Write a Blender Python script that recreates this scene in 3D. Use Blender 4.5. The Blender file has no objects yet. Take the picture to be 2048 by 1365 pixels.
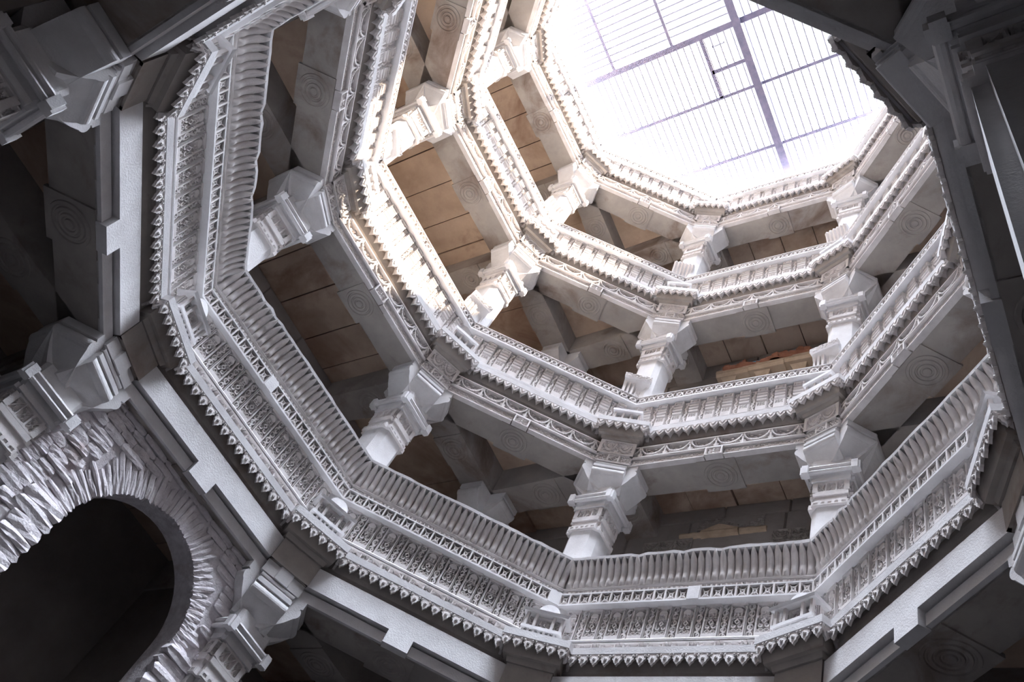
import bpy, math, random
import numpy as np
from mathutils import Matrix, Vector

sc = bpy.context.scene
COL = sc.collection
RND = random.Random(7)
ZO = 1.6                      # height of the lens above the well floor

# ------------------------------------------------------------------ camera, sky, sun, exposure
R_ = [[0.8349395518940428, 0.4317396783385577, 0.34128696844604783],
      [-0.21652376762002773, 0.8278259845988681, -0.5175148280760106],
      [-0.5059579060935832, 0.35819685840475113, 0.7846665584121472]]
cam_d = bpy.data.cameras.new('camera')
cam_d.sensor_width = 36.0
cam_d.lens = 1687.59 / 2048 * 36.0
cam_d.clip_start = 0.02
cam = bpy.data.objects.new('camera', cam_d)
COL.objects.link(cam)
rx, ry, rz = (Vector(r) for r in R_)
mw = Matrix((rx, -ry, -rz)).transposed().to_4x4()
mw.translation = (3.105, -2.367, ZO)
cam.matrix_world = mw
sc.camera = cam

world = bpy.data.worlds.new('sky')
sc.world = world
world.use_nodes = True
bg = world.node_tree.nodes['Background']
bg.inputs[0].default_value = (0.90, 0.95, 1.0, 1)
bg.inputs[1].default_value = 1.1

sun_d = bpy.data.lights.new('sun', 'SUN')
sun_d.energy = 34.0
sun_d.color = (1.0, 0.86, 0.70)
sun_d.angle = math.radians(0.8)
sun = bpy.data.objects.new('sun', sun_d)
COL.objects.link(sun)
sun.location = (6, 2, 22)
sun.rotation_euler = Vector((-0.747, -0.165, -1.0)).to_track_quat('-Z', 'Y').to_euler()

# added wide overhead fill lamp that brightens the lower tiers of the shaft
fill_d = bpy.data.lights.new('overhead_fill', 'SUN')
fill_d.energy = 40.0
fill_d.color = (0.77, 0.85, 1.0)
fill_d.angle = math.radians(50)
fill_lamp = bpy.data.objects.new('overhead_fill', fill_d)
COL.objects.link(fill_lamp)
fill_lamp.location = (0, 0, 22)

sc.view_settings.view_transform = 'Standard'
sc.view_settings.look = 'None'
sc.view_settings.exposure = 0.35
sc.view_settings.gamma = 1.0
sc.view_settings.use_curve_mapping = False
sc.cycles.max_bounces = 8
sc.cycles.diffuse_bounces = 5
sc.cycles.use_denoising = True

# ------------------------------------------------------------------ materials
def mat(name, c1, c2, scale=3.0, rough=0.9, bump=0.25, bscale=60.0, stain=None, stain_scale=1.3, stain_lo=0.52, stain_hi=0.68):
    m = bpy.data.materials.new(name)
    m.use_nodes = True
    nt = m.node_tree
    N = nt.nodes
    L = nt.links
    b = N['Principled BSDF']
    b.inputs['Roughness'].default_value = rough
    b.inputs['Specular IOR Level'].default_value = 0.15
    geo = N.new('ShaderNodeNewGeometry')
    n1 = N.new('ShaderNodeTexNoise')
    n1.inputs['Scale'].default_value = scale
    n1.inputs['Detail'].default_value = 6
    n1.inputs['Roughness'].default_value = 0.65
    L.new(geo.outputs['Position'], n1.inputs['Vector'])
    cr = N.new('ShaderNodeValToRGB')
    cr.color_ramp.elements[0].position = 0.35
    cr.color_ramp.elements[1].position = 0.65
    cr.color_ramp.elements[0].color = (*c1, 1)
    cr.color_ramp.elements[1].color = (*c2, 1)
    L.new(n1.outputs['Fac'], cr.inputs['Fac'])
    out = cr.outputs['Color']
    if stain:
        n3 = N.new('ShaderNodeTexNoise')
        n3.inputs['Scale'].default_value = stain_scale
        n3.inputs['Detail'].default_value = 9
        n3.inputs['Roughness'].default_value = 0.62
        n3.inputs['Distortion'].default_value = 0.6
        L.new(geo.outputs['Position'], n3.inputs['Vector'])
        c3 = N.new('ShaderNodeValToRGB')
        c3.color_ramp.elements[0].position = stain_lo
        c3.color_ramp.elements[1].position = stain_hi
        mx = N.new('ShaderNodeMix')
        mx.data_type = 'RGBA'
        L.new(n3.outputs['Fac'], c3.inputs['Fac'])
        L.new(c3.outputs['Color'], mx.inputs['Factor'])
        L.new(out, mx.inputs['A'])
        mx.inputs['B'].default_value = (*stain, 1)
        out = mx.outputs['Result']
    L.new(out, b.inputs['Base Color'])
    n2 = N.new('ShaderNodeTexNoise')
    n2.inputs['Scale'].default_value = bscale
    n2.inputs['Detail'].default_value = 5
    L.new(geo.outputs['Position'], n2.inputs['Vector'])
    bp = N.new('ShaderNodeBump')
    bp.inputs['Strength'].default_value = bump
    bp.inputs['Distance'].default_value = 0.01
    L.new(n2.outputs['Fac'], bp.inputs['Height'])
    L.new(bp.outputs['Normal'], b.inputs['Normal'])
    return m

M_CARVED = mat('carved_sandstone', (0.58, 0.535, 0.515), (0.73, 0.69, 0.675), 4.0, bump=0.3, bscale=90)
M_PLAIN = mat('dressed_sandstone', (0.60, 0.575, 0.57), (0.74, 0.72, 0.715), 2.5, bump=0.35, bscale=70)
M_SOFFIT = mat('weathered_shade_darkened_soffit', (0.30, 0.27, 0.25), (0.41, 0.37, 0.335), 1.6, bump=0.2, bscale=40,
               stain=(0.20, 0.15, 0.125), stain_scale=1.1)  # stained, weathered stone; base tone also darkened to carry the shade under beams
M_CEIL = mat('ochre_ceiling_stone', (0.42, 0.31, 0.235), (0.58, 0.45, 0.35), 1.4, bump=0.25, bscale=30,
             stain=(0.30, 0.19, 0.14), stain_scale=0.9)
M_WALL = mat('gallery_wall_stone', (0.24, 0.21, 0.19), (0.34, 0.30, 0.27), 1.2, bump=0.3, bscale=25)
M_RUBBLE = mat('limewashed_rubble', (0.58, 0.53, 0.54), (0.80, 0.76, 0.77), 9.0, bump=0.7, bscale=42,
               stain=(0.40, 0.30, 0.27), stain_scale=2.2, stain_lo=0.58, stain_hi=0.75)
M_TAN = mat('tan_sandstone', (0.44, 0.33, 0.23), (0.56, 0.43, 0.31), 5.0, bump=0.3, bscale=60)
M_RED = mat('red_sandstone', (0.30, 0.13, 0.08), (0.42, 0.20, 0.13), 6.0, bump=0.3, bscale=60)
M_IRON = mat('painted_iron', (0.16, 0.16, 0.24), (0.24, 0.22, 0.32), 8.0, rough=0.6, bump=0.2, bscale=50)
M_CLOTH = mat('blue_grey_cloth', (0.10, 0.20, 0.28), (0.24, 0.38, 0.46), 12.0, bump=0.4, bscale=40)
M_GROUND = mat('well_floor_stone', (0.04, 0.04, 0.045), (0.07, 0.065, 0.065), 2.0, bump=0.3, bscale=20)

# ------------------------------------------------------------------ mesh helpers
class MB:
    """collects vertices and faces, then becomes one mesh"""
    def __init__(s):
        s.v = []
        s.f = []
    def add(s, vs, fs):
        o = len(s.v)
        s.v += [tuple(p) for p in vs]
        s.f += [tuple(i + o for i in f) for f in fs]
        return s
    def box(s, x0, x1, y0, y1, z0, z1):
        return s.add([(x0, y0, z0), (x1, y0, z0), (x1, y1, z0), (x0, y1, z0),
                      (x0, y0, z1), (x1, y0, z1), (x1, y1, z1), (x0, y1, z1)],
                     [(3, 2, 1, 0), (4, 5, 6, 7), (0, 1, 5, 4), (1, 2, 6, 5), (2, 3, 7, 6), (3, 0, 4, 7)])
    def taper(s, a, b):
        """frustum between two rectangles (x0,x1,y0,y1,z)"""
        vs = []
        for x0, x1, y0, y1, z in (a, b):
            vs += [(x0, y0, z), (x1, y0, z), (x1, y1, z), (x0, y1, z)]
        return s.add(vs, [(3, 2, 1, 0), (4, 5, 6, 7), (0, 1, 5, 4), (1, 2, 6, 5), (2, 3, 7, 6), (3, 0, 4, 7)])
    def strip(s, prof, L, T=0.41421, x0=None, x1=None):
        """closed profile of (inward offset, z) run along x with mitred ends"""
        n = len(prof)
        A = []
        B = []
        for q, z in prof:
            h = L / 2 - q * T
            A.append((-h if x0 is None else x0, -q, z))
            B.append((h if x1 is None else x1, -q, z))
        fs = [(i, (i + 1) % n, n + (i + 1) % n, n + i) for i in range(n)]
        fs += [tuple(range(n))[::-1], tuple(range(n, 2 * n))]
        return s.add(A + B, fs)
    def extrude(s, poly, y0, y1):
        """polygon in x,z pushed from y0 to y1"""
        n = len(poly)
        vs = [(x, y0, z) for x, z in poly] + [(x, y1, z) for x, z in poly]
        fs = [tuple(range(n)), tuple(range(n, 2 * n))[::-1]]
        fs += [(i, n + i, n + (i + 1) % n, (i + 1) % n) for i in range(n)]
        return s.add(vs, fs)
    def prism(s, poly, z0, z1):
        n = len(poly)
        vs = [(x, y, z0) for x, y in poly] + [(x, y, z1) for x, y in poly]
        fs = [tuple(range(n))[::-1], tuple(range(n, 2 * n))]
        fs += [(i, (i + 1) % n, n + (i + 1) % n, n + i) for i in range(n)]
        return s.add(vs, fs)
    def loft(s, rings, closed=True):
        n = len(rings[0])
        o = [p for r in rings for p in r]
        fs = []
        for k in range(len(rings) - 1):
            for i in range(n if closed else n - 1):
                j = (i + 1) % n
                fs.append((k * n + i, k * n + j, (k + 1) * n + j, (k + 1) * n + i))
        fs += [tuple(range(n))[::-1], tuple(range((len(rings) - 1) * n, len(rings) * n))]
        return s.add(o, fs)
    def relief(s, w, h, nx, nz, fn, depth, yf=0.0, xc=0.0, z0=0.0, back=0.012):
        """carved face: proud where fn is 1, cut back by depth where fn is 0; front looks to -y"""
        U, V = np.meshgrid((np.arange(nx + 1)) / nx, (np.arange(nz + 1)) / nz)
        H = np.clip(fn(U, V), 0, 1)
        X = xc + (U - .5) * w
        Z = z0 + V * h
        Y = yf + (1 - H) * depth
        o = len(s.v)
        s.v += list(zip(X.ravel().tolist(), Y.ravel().tolist(), Z.ravel().tolist()))
        m = nx + 1
        for j in range(nz):
            for i in range(nx):
                a = o + j * m + i
                s.f.append((a, a + 1, a + m + 1, a + m))
        edge = [j for j in range(m)] + [m * j + nx for j in range(1, nz + 1)] + \
               [m * nz + i for i in range(nx - 1, -1, -1)] + [m * j for j in range(nz - 1, 0, -1)]
        b = len(s.v)
        yb = yf + depth + back
        for e in edge:
            x, y, z = s.v[o + e]
            s.v.append((x, yb, z))
        k = len(edge)
        for i in range(k):
            j = (i + 1) % k
            s.f.append((o + edge[i], b + i, b + j, o + edge[j]))
        return s
    def xf(s, M, src):
        return s.add([M @ Vector(p) for p in src.v], src.f)
    def mesh(s, name, m):
        me = bpy.data.meshes.new(name)
        me.from_pydata(s.v, [], s.f)
        me.materials.append(m)
        me.update()
        return me

def part(name, me, parent=None, loc=(0, 0, 0), rot=(0, 0, 0), scale=(1, 1, 1), kind=None, label=None):
    o = bpy.data.objects.new(name, me)
    COL.objects.link(o)
    o.location = loc
    o.rotation_euler = rot
    o.scale = scale
    if parent:
        o.parent = parent
    if kind:
        o['kind'] = kind
    if label:
        o['label'] = label
    return o

def thing(name, label, cat, loc=(0, 0, 0), rz=0.0, sx=1.0, group=None, kind='thing'):
    o = bpy.data.objects.new(name, None)
    COL.objects.link(o)
    o.location = loc
    o.rotation_euler = (0, 0, rz)
    o.scale = (sx, 1, 1)
    o.empty_display_size = 0.1
    o['label'] = label
    o['category'] = cat
    o['kind'] = kind
    if group:
        o['group'] = group
    return o

# ------------------------------------------------------------------ the octagon
TH = math.radians(247.5763)
DH = [0.0112, 0.023, -0.018, -0.0385, 0.0256, 0.0, 0.0, -0.0397]
DL = [math.radians(a) for a in (-0.276, -1.745, -1.139, 1.15, 2.688, 0, 0, -0.677)]
AP = 2.95641
LB = 2.42
def bay_line(i):
    i %= 8
    a = TH - math.pi / 4 * (i + .5) + DL[i]
    return a, np.array([math.cos(a), math.sin(a)]), AP + DH[i]
CORN = []
for k in range(8):
    _, n1, h1 = bay_line(k - 1)
    _, n2, h2 = bay_line(k)
    CORN.append(np.linalg.solve(np.array([n1, n2]), np.array([h1, h2])))
BAY = []
for i in range(8):
    A, B = CORN[i], CORN[(i + 1) % 8]
    a, n, h = bay_line(i)
    BAY.append(((A + B) / 2, a - math.pi / 2, float(np.linalg.norm(B - A)) / LB))
CPOSE = []
for k in range(8):
    n = bay_line(k - 1)[1] + bay_line(k)[1]
    CPOSE.append((CORN[k], math.atan2(n[1], n[0]) - math.pi / 2))
Z = [4.09 + ZO, 7.40 + ZO, 10.80 + ZO, 14.18 + ZO]       # beam soffit of each tier

BAYN = ['far left bay', 'left bay over the masonry arch', 'lower middle bay', 'bottom bay left of the dark pillar',
        'right bay rising towards the dark pillar', 'bay hidden along the right edge', 'near bay at the upper right',
        'bay leaving the picture at top left']
TIER = ['lowest', 'second', 'third', 'topmost']
CORNN = ['top left corner', 'left corner', 'lower left corner', 'bottom centre corner', 'lower right corner',
         'right edge corner', 'upper right corner', 'corner behind the camera']

# ------------------------------------------------------------------ carving patterns
def band(x, a, b):
    return ((x >= a) & (x <= b)).astype(float)
def frame(u, v, bu, bv):
    return ((u < bu) | (u > 1 - bu) | (v < bv) | (v > 1 - bv)).astype(float)
def f_scroll(n, bu=0.12, bv=0.02):
    def f(u, v):
        ph = v * n * 2 * np.pi
        c = 0.5 + 0.24 * np.sin(ph)
        a = (np.abs(u - c) < 0.105)
        t = (v * n * 2) % 1 - 0.5
        side = np.where(np.floor(v * n * 2) % 2 == 0, 0.38, 0.62)
        r = np.hypot((u - side), t * 0.45)
        ring = (np.abs(r - 0.17) < 0.065) | (r < 0.06)
        leaf = (np.sin(ph * 3 + u * 14) > 0.5)
        return np.maximum.reduce([frame(u, v, bu, bv), a.astype(float), ring.astype(float), leaf * 0.7])
    return f
def f_scroll_h(n, bu=0.01, bv=0.14):
    g = f_scroll(n, bv, bu)
    return lambda u, v: g(v, u)
def f_shrine(u, v):
    r = frame(u, v, 0.07, 0.0) * (v < 0.9)
    base = (v < 0.13) * 1.0
    cap = band(v, 0.91, 1.0)
    dome = (np.hypot((u - .5) / .30, (v - .76) / .115) < 1) & (v > 0.74)
    arch = (np.abs(np.hypot((u - .5) / .46, (v - .78) / .13) - 1) < .12) & (v > .78)
    tower = (np.abs(u - .5) < .30) & (v > .60) & (v < .76)
    win = ((np.abs(np.abs(u - .5) - .11) < .06) & (np.abs(np.abs(v - .675) - .03) < .018))
    row = (v > .545) & (v < .60) & ((np.abs(((u * 6) % 1) - .5) < .5 - (v - .545) / .055 * .42) | (v < .552))
    star = (np.abs(u - .5) + np.abs(v - .455) * 2.2 < .2) & ~(np.abs(u - .5) + np.abs(v - .455) * 2.2 < .08)
    side = (np.abs(np.abs(u - .5) - .33) < .06) & (v > .38) & (v < .55)
    hearts = (np.hypot((np.abs(u - .5) - .2) / .17, (v - .33) / .055) < 1) & ~(np.hypot((np.abs(u - .5) - .2) / .07, (v - .345) / .025) < 1)
    curls = np.abs(np.hypot((np.abs(u - .5) - .18) / .16, (v - .21) / .06) - .8) < .25
    o = np.maximum.reduce([r, base, cap * 1.0, dome * .95, arch * .8, (tower & ~win) * .85, row * .8, star * .9, side * .7, hearts * .85, curls * .8,
                           band(v, .595, .61) * .9, band(v, .535, .548) * .9])
    hole = ((v > .74) & (v < .91) & (np.hypot((u - .5) / .36, (v - .76) / .14) > 1) & (np.abs(u - .5) < .40)) | \
           ((np.abs(np.abs(u - .5) - .36) < .07) & (v > .60) & (v < .74)) | ((v > .38) & (v < .535)) | ((v > .26) & (v < .36))
    return np.where(hole | (v > .9), o, np.maximum(o, .62))
def f_steps(u, v):
    o = 0.55 * np.ones_like(u)
    for a, b, h in ((.84, 1.0, 1.0), (.70, .80, .9), (.58, .67, .85), (.475, .55, .75)):
        o = np.where((v >= a) & (v <= b), h, np.where((v > b) & (v < b + .04), 0.0, o))
    o = np.where((v > .875) & (v < .965) & (np.abs(u - .5) < .33), .55, o)
    o = np.where((v > .89) & (v < .95) & (np.abs(u - .5) < .2), .9, o)
    fine = (np.sin(u * 40) * np.sin(v * 130) > .3) & (v > .24) & (v < .42) & (np.abs(u - .5) < .4)
    o = np.where(fine, .2, o)
    o = np.where((v > .43) & (v < .465), .2, o)
    return o
def f_lattice(u, v):
    x = u * 2 - 1
    y = v * 2 - 1
    fr = ((np.abs(x) > .80) | (np.abs(y) > .84)) * 1.0
    arcs = np.zeros_like(u)
    for sx, sy in ((0, 1), (0, -1), (1, 0), (-1, 0)):
        d = np.hypot(x - sx * 1.02, y - sy * 1.02)
        arcs = np.maximum(arcs, (np.abs(d - .74) < .085) * .85)
    dia = ((np.abs(x) + np.abs(y) < .30) & (np.abs(x) + np.abs(y) > .10)) * .8 + (np.abs(x) + np.abs(y) < .07) * .8
    pet = ((np.abs(x * y) < .018) & (np.hypot(x, y) < .72) & (np.hypot(x, y) > .25)) * .55
    return np.maximum.reduce([fr, arcs, dia, pet])
def f_ring(u, v):
    x = (u * 2 - 1)
    y = (v * 2 - 1)
    fr = (np.abs(y) > .80) * 1.0
    r = np.hypot(x * 1.0, y)
    ring = ((r > .34) & (r < .60)) * .95
    xx = ((np.abs(np.abs(x) - (1 - .42 * (1 - np.abs(y)))) < .13)) * .85
    return np.maximum.reduce([fr, ring, xx])
def f_lobes(n):
    def f(u, v):
        x = (u * n) % 1 * 2 - 1
        e = np.hypot(x / .94, (1 - v) / .80)
        fr = ((v > .93) | (v < .10)) * 1.0
        arch = (np.abs(e - .97) < .075) * 1.0
        arch2 = (np.abs(e - .74) < .04) * .8
        inner = (e < .70) & (np.sin(x * 11) * np.sin(v * 17) > .25)
        spand = (e > 1.05) & (np.hypot(np.abs(x) - .92, v - .34) < .16)
        spand2 = (e > 1.05) & (np.abs(np.abs(x) - .97) < .06)
        return np.maximum.reduce([fr, arch, arch2, inner * .6, spand * .8, spand2 * .9])
    return f
def f_rosette(u, v):
    x = u * 2 - 1
    y = v * 2 - 1
    a = np.arctan2(y, x)
    r = np.hypot(x, y)
    fr = ((np.abs(x) > .78) | (np.abs(y) > .78)) * 1.0
    pet = ((np.cos(a * 8) > .15) & (r < .70) & (r > .2)) * .8
    return np.maximum.reduce([fr, pet, (r < .14) * .9])
def f_niche(u, v):
    x = (u * 2 - 1)
    y = (v * 2 - 1)
    a = np.abs(x) < .62
    fr = ((np.abs(np.abs(x) - .64) < .06)) * .9
    cusp = (np.hypot(x / .62, (y + .25) / 1.0) > .98) & a
    blk = (np.abs(x) < .30) & (y > -.62) & (y < .12) & ~((np.abs(np.abs(x) - .12) < .08) & (np.abs(y + .25) < .14))
    tri = (np.abs(x) > .72) & (np.abs(np.abs(x) - .98) < .20 - .14 * (y + 1)) & (y < .4)
    return np.maximum.reduce([fr, cusp * .8, blk * .75, tri * .8, (y > .86) * 1.0])
def f_threepanel(u, v):
    o = np.zeros_like(u)
    mid = (np.abs(u - .5) < .17)
    o = np.where(mid, 1.0, o)
    um = (u - .33) / .34
    o = np.where(mid & (np.abs(um - .5) < .36) & (np.abs(v - .5) < .34), 0, o)
    q = np.abs(um - .5) + np.abs(v - .5)
    o = np.where(mid & (np.abs(q - .30) < .07), .9, o)
    o = np.where(mid & (q < .1), .9, o)
    sd = ~mid
    o = np.where(sd & (np.sin(u * 62) * np.sin(v * 15 + u * 20) > .15) & (v > .14), .55, o)
    o = np.where((v < .14), .85, o)
    return o
def f_threeplain(u, v):
    mid = (np.abs(u - .5) < .17)
    return np.where(mid, 1.0, np.where(v > .62, 0.0, .55))
def f_twoarch(u, v):
    x = ((u - .08) / .84 * 2) % 1 * 2 - 1
    e = np.hypot(x / .98, (.98 - v) / .78)
    fr = frame(u, v, .085, .10)
    arch = (np.abs(e - .93) < .09) * .95
    arch2 = (np.abs(e - .62) < .06) * .7
    inn = (e < .55) & (np.cos(np.arctan2(.98 - v, x) * 9) > 0)
    sp = (e > 1.02) & (np.sin(u * 48) * np.sin(v * 26) > .2)
    return np.maximum.reduce([fr, arch, arch2, inn * .6, sp * .6])
def f_cells(n):
    def f(u, v):
        x = (u * n) % 1 * 2 - 1
        y = v * 2 - 1
        fr = ((np.abs(x) > .80) | (np.abs(y) > .74)) * 1.0
        d = (np.abs(np.abs(x) - np.abs(y)) < .16) * .7
        return np.maximum(fr, d)
    return f
def f_carveblob(u, v):
    return ((np.sin(u * 31 + 3 * np.sin(v * 9)) * np.sin(v * 27 + 2 * np.sin(u * 13)) > -.1) * .9)

def f_flat(u, v):
    return np.ones_like(u)

# ------------------------------------------------------------------ shared meshes of one bay
def tooth_mesh(name, w, h, kind):
    m = MB()
    o = [(-.5, 0), (.5, 0), (.5, -.18), (.40, -.30), (.44, -.42), (.30, -.55), (.26, -.70), (.12, -.80), (0, -1.0),
         (-.12, -.80), (-.26, -.70), (-.30, -.55), (-.44, -.42), (-.40, -.30), (-.5, -.18)]
    o = [(x * w, z * h) for x, z in o][::-1]
    if kind == 'pendant':
        m.extrude(o, 0.0, .022)
        r = .15 * w
        ring = [(r * math.cos(t * math.pi / 4), r * math.sin(t * math.pi / 4) - .42 * h) for t in range(8)][::-1]
        m.extrude(ring, -.012, .005)
        m.extrude([(x * .45, -.42 * h + (z + .42 * h) * .45) for x, z in ring], -.018, .0)
        for sx in (-1, 1):
            m.extrude([(sx * .36 * w + .07 * w * math.cos(t), -.13 * h + .07 * w * math.sin(t)) for t in (5, 3.7, 2.5, 1.2, 0)], -.008, .004)
    else:
        m.extrude(o, 0.0, .03)
        t = [(-.40 * w, -.05 * h), (.40 * w, -.05 * h), (0, -.82 * h)][::-1]
        m.extrude(t, .03, .095)
        m.extrude([(x * .6, z * .6 - .1 * h) for x, z in t], -.010, .002)
    return m.mesh(name, M_CARVED)

NT = 22
TW = LB / NT
ME_TOOTH1 = tooth_mesh('pendant_tooth', TW * .96, .118, 'pendant')
ME_TOOTH2 = tooth_mesh('wedge_tooth', TW * .98, .100, 'wedge')

PER1 = LB / 10.5
PER2 = LB / 11.5
def panel_mesh(name, w, h, nx, nz, fn, d):
    return MB().relief(w, h, nx, nz, fn, d, back=.03).mesh(name, M_CARVED)
ME_WIDE1 = panel_mesh('shrine_panel', PER1 * .60, .375, 30, 66, f_shrine, .065)
ME_NARROW1 = [panel_mesh('scroll_panel', PER1 * .37, .375, 16, 60, f_scroll(n), .060) for n in (2.0, 2.5, 3.0)]
ME_WIDE2 = panel_mesh('stepped_panel', PER2 * .58, .44, 22, 66, f_steps, .052)
ME_NARROW2 = [panel_mesh('scroll_panel', PER2 * .40, .43, 14, 58, f_scroll(n), .050) for n in (2.5, 3.5)]
ME_NICHE1 = panel_mesh('niche_block', PER1 * .98, .125, 32, 18, f_niche, .060)
ME_NICHE2 = panel_mesh('niche_block', PER2 * .98, .120, 22, 12, f_niche, .050)
NRL = 22
ME_LATT = panel_mesh('lattice_square', LB / NRL, .143, 28, 28, f_lattice, .075)
NRR = 19
ME_SPLICE = MB().box(-LB / NRL * .52, LB / NRL * .52, -.012, .05, -.004, .147).mesh('splice_block', M_PLAIN)
ME_RING = panel_mesh('ring_square', LB / NRR, .140, 20, 20, f_ring, .052)

# ribs of the leaning seat back
NRIB = 34
def rib_mesh():
    w = LB / NRIB
    nu, nv = 6, 14
    vs = []
    for j in range(nv + 1):
        v = j / nv
        q = -.020 + .095 * v ** 2.0 - .022 * math.sin(math.pi * min(v * 1.15, 1))
        k = 1.0 if v < .70 else 1.0 - .80 * ((v - .70) / .30) ** 1.5
        for i in range(nu + 1):
            u = i / nu * 2 - 1
            b = .034 * math.sqrt(max(0, 1 - u * u)) * (1.0 if v > .15 else v / .15)
            b *= 1 - .9 * v ** 5
            if .02 < v < .2 and abs(u) < .4:
                b += .006
            vs.append((u * w * .475 * k, -(q + b), v * .305))
    m = nu + 1
    fs = [(j * m + i, j * m + i + 1, (j + 1) * m + i + 1, (j + 1) * m + i) for j in range(nv) for i in range(nu)]
    mb = MB().add(vs, fs)
    me = mb.mesh('rib', M_CARVED)
    for p in me.polygons:
        p.use_smooth = True
    return me
ME_RIB = rib_mesh()

def rings_mesh(name, r, m, h=.012):
    """carved concentric circles hanging from a soffit (axis z, facing down)"""
    mb = MB()
    prof = [(1.0, 0), (.97, -h), (.84, -h), (.80, -.1 * h), (.74, -.1 * h), (.70, -1.1 * h), (.58, -1.1 * h), (.54, -.2 * h), (.48, -.2 * h),
            (.44, -1.2 * h), (.34, -1.2 * h), (.30, -.3 * h), (.24, -.3 * h), (.20, -1.3 * h), (.10, -1.6 * h), (.02, -1.7 * h)]
    n = 36
    mb.loft([[(r * a * math.cos(2 * math.pi * i / n), r * a * math.sin(2 * math.pi * i / n), z) for i in range(n)][::-1] for a, z in prof])
    return mb.mesh(name, m)
ME_RINGS = rings_mesh('medallion', .185, M_SOFFIT)

# lintel
def lintel_meshes(plain):
    d = {}
    d['core'] = MB().strip([(-.10, 0), (-.10, .11), (-.145, .11), (-.145, .40), (-.50, .40), (-.50, 0)], LB)
    d['core'].strip([(-.145, .31), (-.145, .535), (-.5, .535), (-.5, .40)], LB)
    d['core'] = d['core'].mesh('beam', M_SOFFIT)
    if plain:
        lf = MB()
        for sx in (-1, 1):
            x0, x1 = (.13, None) if sx > 0 else (None, -.13)
            lf.strip([(-.065, 0), (-.065, .100), (-.115, .100), (-.115, 0)], LB, x0=x0, x1=x1)
        d['lower_fascia'] = lf.mesh('lower_fascia', M_PLAIN)
        d['center_block'] = MB().box(-.125, .125, .014, .12, -.012, .128).mesh('center_block', M_PLAIN)
        d['upper_fascia'] = MB().strip([(-.015, .122), (-.015, .345), (-.14, .345), (-.14, .122)], LB).mesh('upper_fascia', M_PLAIN)
    else:
        lf = MB()
        w = LB / 2 - .115 + .02
        for sx in (-1, 1):
            lf.relief(w, .088, 150, 12, f_scroll_h(9.5), .016, .055, sx * (.115 + w / 2), .008)
            x0, x1 = (.115, None) if sx > 0 else (None, -.115)
            lf.strip([(-.040, -.002), (-.040, .012), (-.11, .012), (-.11, -.002)], LB, x0=x0, x1=x1)
            lf.strip([(-.036, .112), (-.022, .122), (-.022, .134), (-.11, .134), (-.11, .112)], LB, x0=x0, x1=x1)
        d['scroll_band'] = lf.mesh('scroll_band', M_CARVED)
        d['center_block'] = MB().relief(.20, .125, 26, 18, f_rosette, .022, .018, 0, -.006, back=.06).mesh('center_block', M_CARVED)
        fz = MB().relief(LB + .03, .185, 280, 26, f_lobes(8), .085, .026, 0, .130, back=.02)
        fz.strip([(-.022, .306), (-.022, .320), (-.13, .320), (-.13, .306)], LB)
        d['lobed_frieze'] = fz.mesh('lobed_frieze', M_CARVED)
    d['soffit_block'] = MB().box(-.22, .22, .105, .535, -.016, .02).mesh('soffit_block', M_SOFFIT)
    return d
LIN_PLAIN = lintel_meshes(True)
LIN_CARV = lintel_meshes(False)
ME_SLAB = MB().strip([(.030, .545), (.034, .612), (-.32, .612), (-.32, .535), (-.13, .535), (-.02, .545)], LB).mesh('ledge_slab', M_PLAIN)
ME_COVE = MB().strip([(-.12, .40), (-.075, .425), (-.06, .47), (-.045, .50), (-.04, .536), (-.14, .536), (-.14, .40)], LB).mesh('soffit_cove', M_SOFFIT)

def joined(mesh_src, xs, y, z, name, m):
    mb = MB()
    vs = [tuple(v.co) for v in mesh_src.vertices]
    fs = [tuple(p.vertices) for p in mesh_src.polygons]
    for x in xs:
        mb.add([(a + x, b + y, c + z) for a, b, c in vs], fs)
    return mb.mesh(name, m)
TX = [-LB / 2 + TW * (i + .5) for i in range(NT)]

# parapet, tier 1 (leaning seat back) and upper tiers
ME_PBACK1 = MB().strip([(-.165, .61), (-.165, 1.165), (-.34, 1.165), (-.34, .61)], LB).mesh('backing_wall', M_PLAIN)
ME_PMOULD1 = MB().strip([(-.10, .758), (-.055, .762), (-.050, .772), (-.058, .786), (-.10, .79)], LB).mesh('base_moulding', M_PLAIN)
ME_RCORE1 = MB().strip([(-.090, 1.165), (-.090, 1.308), (-.34, 1.308), (-.34, 1.165)], LB)
ME_RCORE1.strip([(.002, 1.158), (.002, 1.176), (-.06, 1.176), (-.078, 1.165), (-.078, 1.158)], LB)
ME_RCORE1.strip([(.002, 1.296), (.002, 1.310), (-.05, 1.310), (-.05, 1.296)], LB)
ME_RCORE1 = ME_RCORE1.mesh('rail', M_PLAIN)
ME_BEADS = MB().relief(LB, .075, 210, 8, lambda u, v: np.maximum((np.hypot(((u * 52) % 1 - .5) * 1.1, (v - .45)) < .30) * .9, ((v > .85) | (v < .1)) * 1.), .012, .020, 0, 1.310, back=.04)
ME_BEADS.strip([(-.012, 1.378), (-.008, 1.386), (-.016, 1.395), (-.06, 1.395), (-.06, 1.378)], LB)
ME_BEADS = ME_BEADS.mesh('bead_band', M_CARVED)
ME_SBACK = MB().strip([(-.045, 1.39), (-.075, 1.50), (-.065, 1.60), (-.01, 1.70), (-.02, 1.72), (-.16, 1.62), (-.16, 1.39)], LB).mesh('seat_back', M_CARVED)
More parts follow.
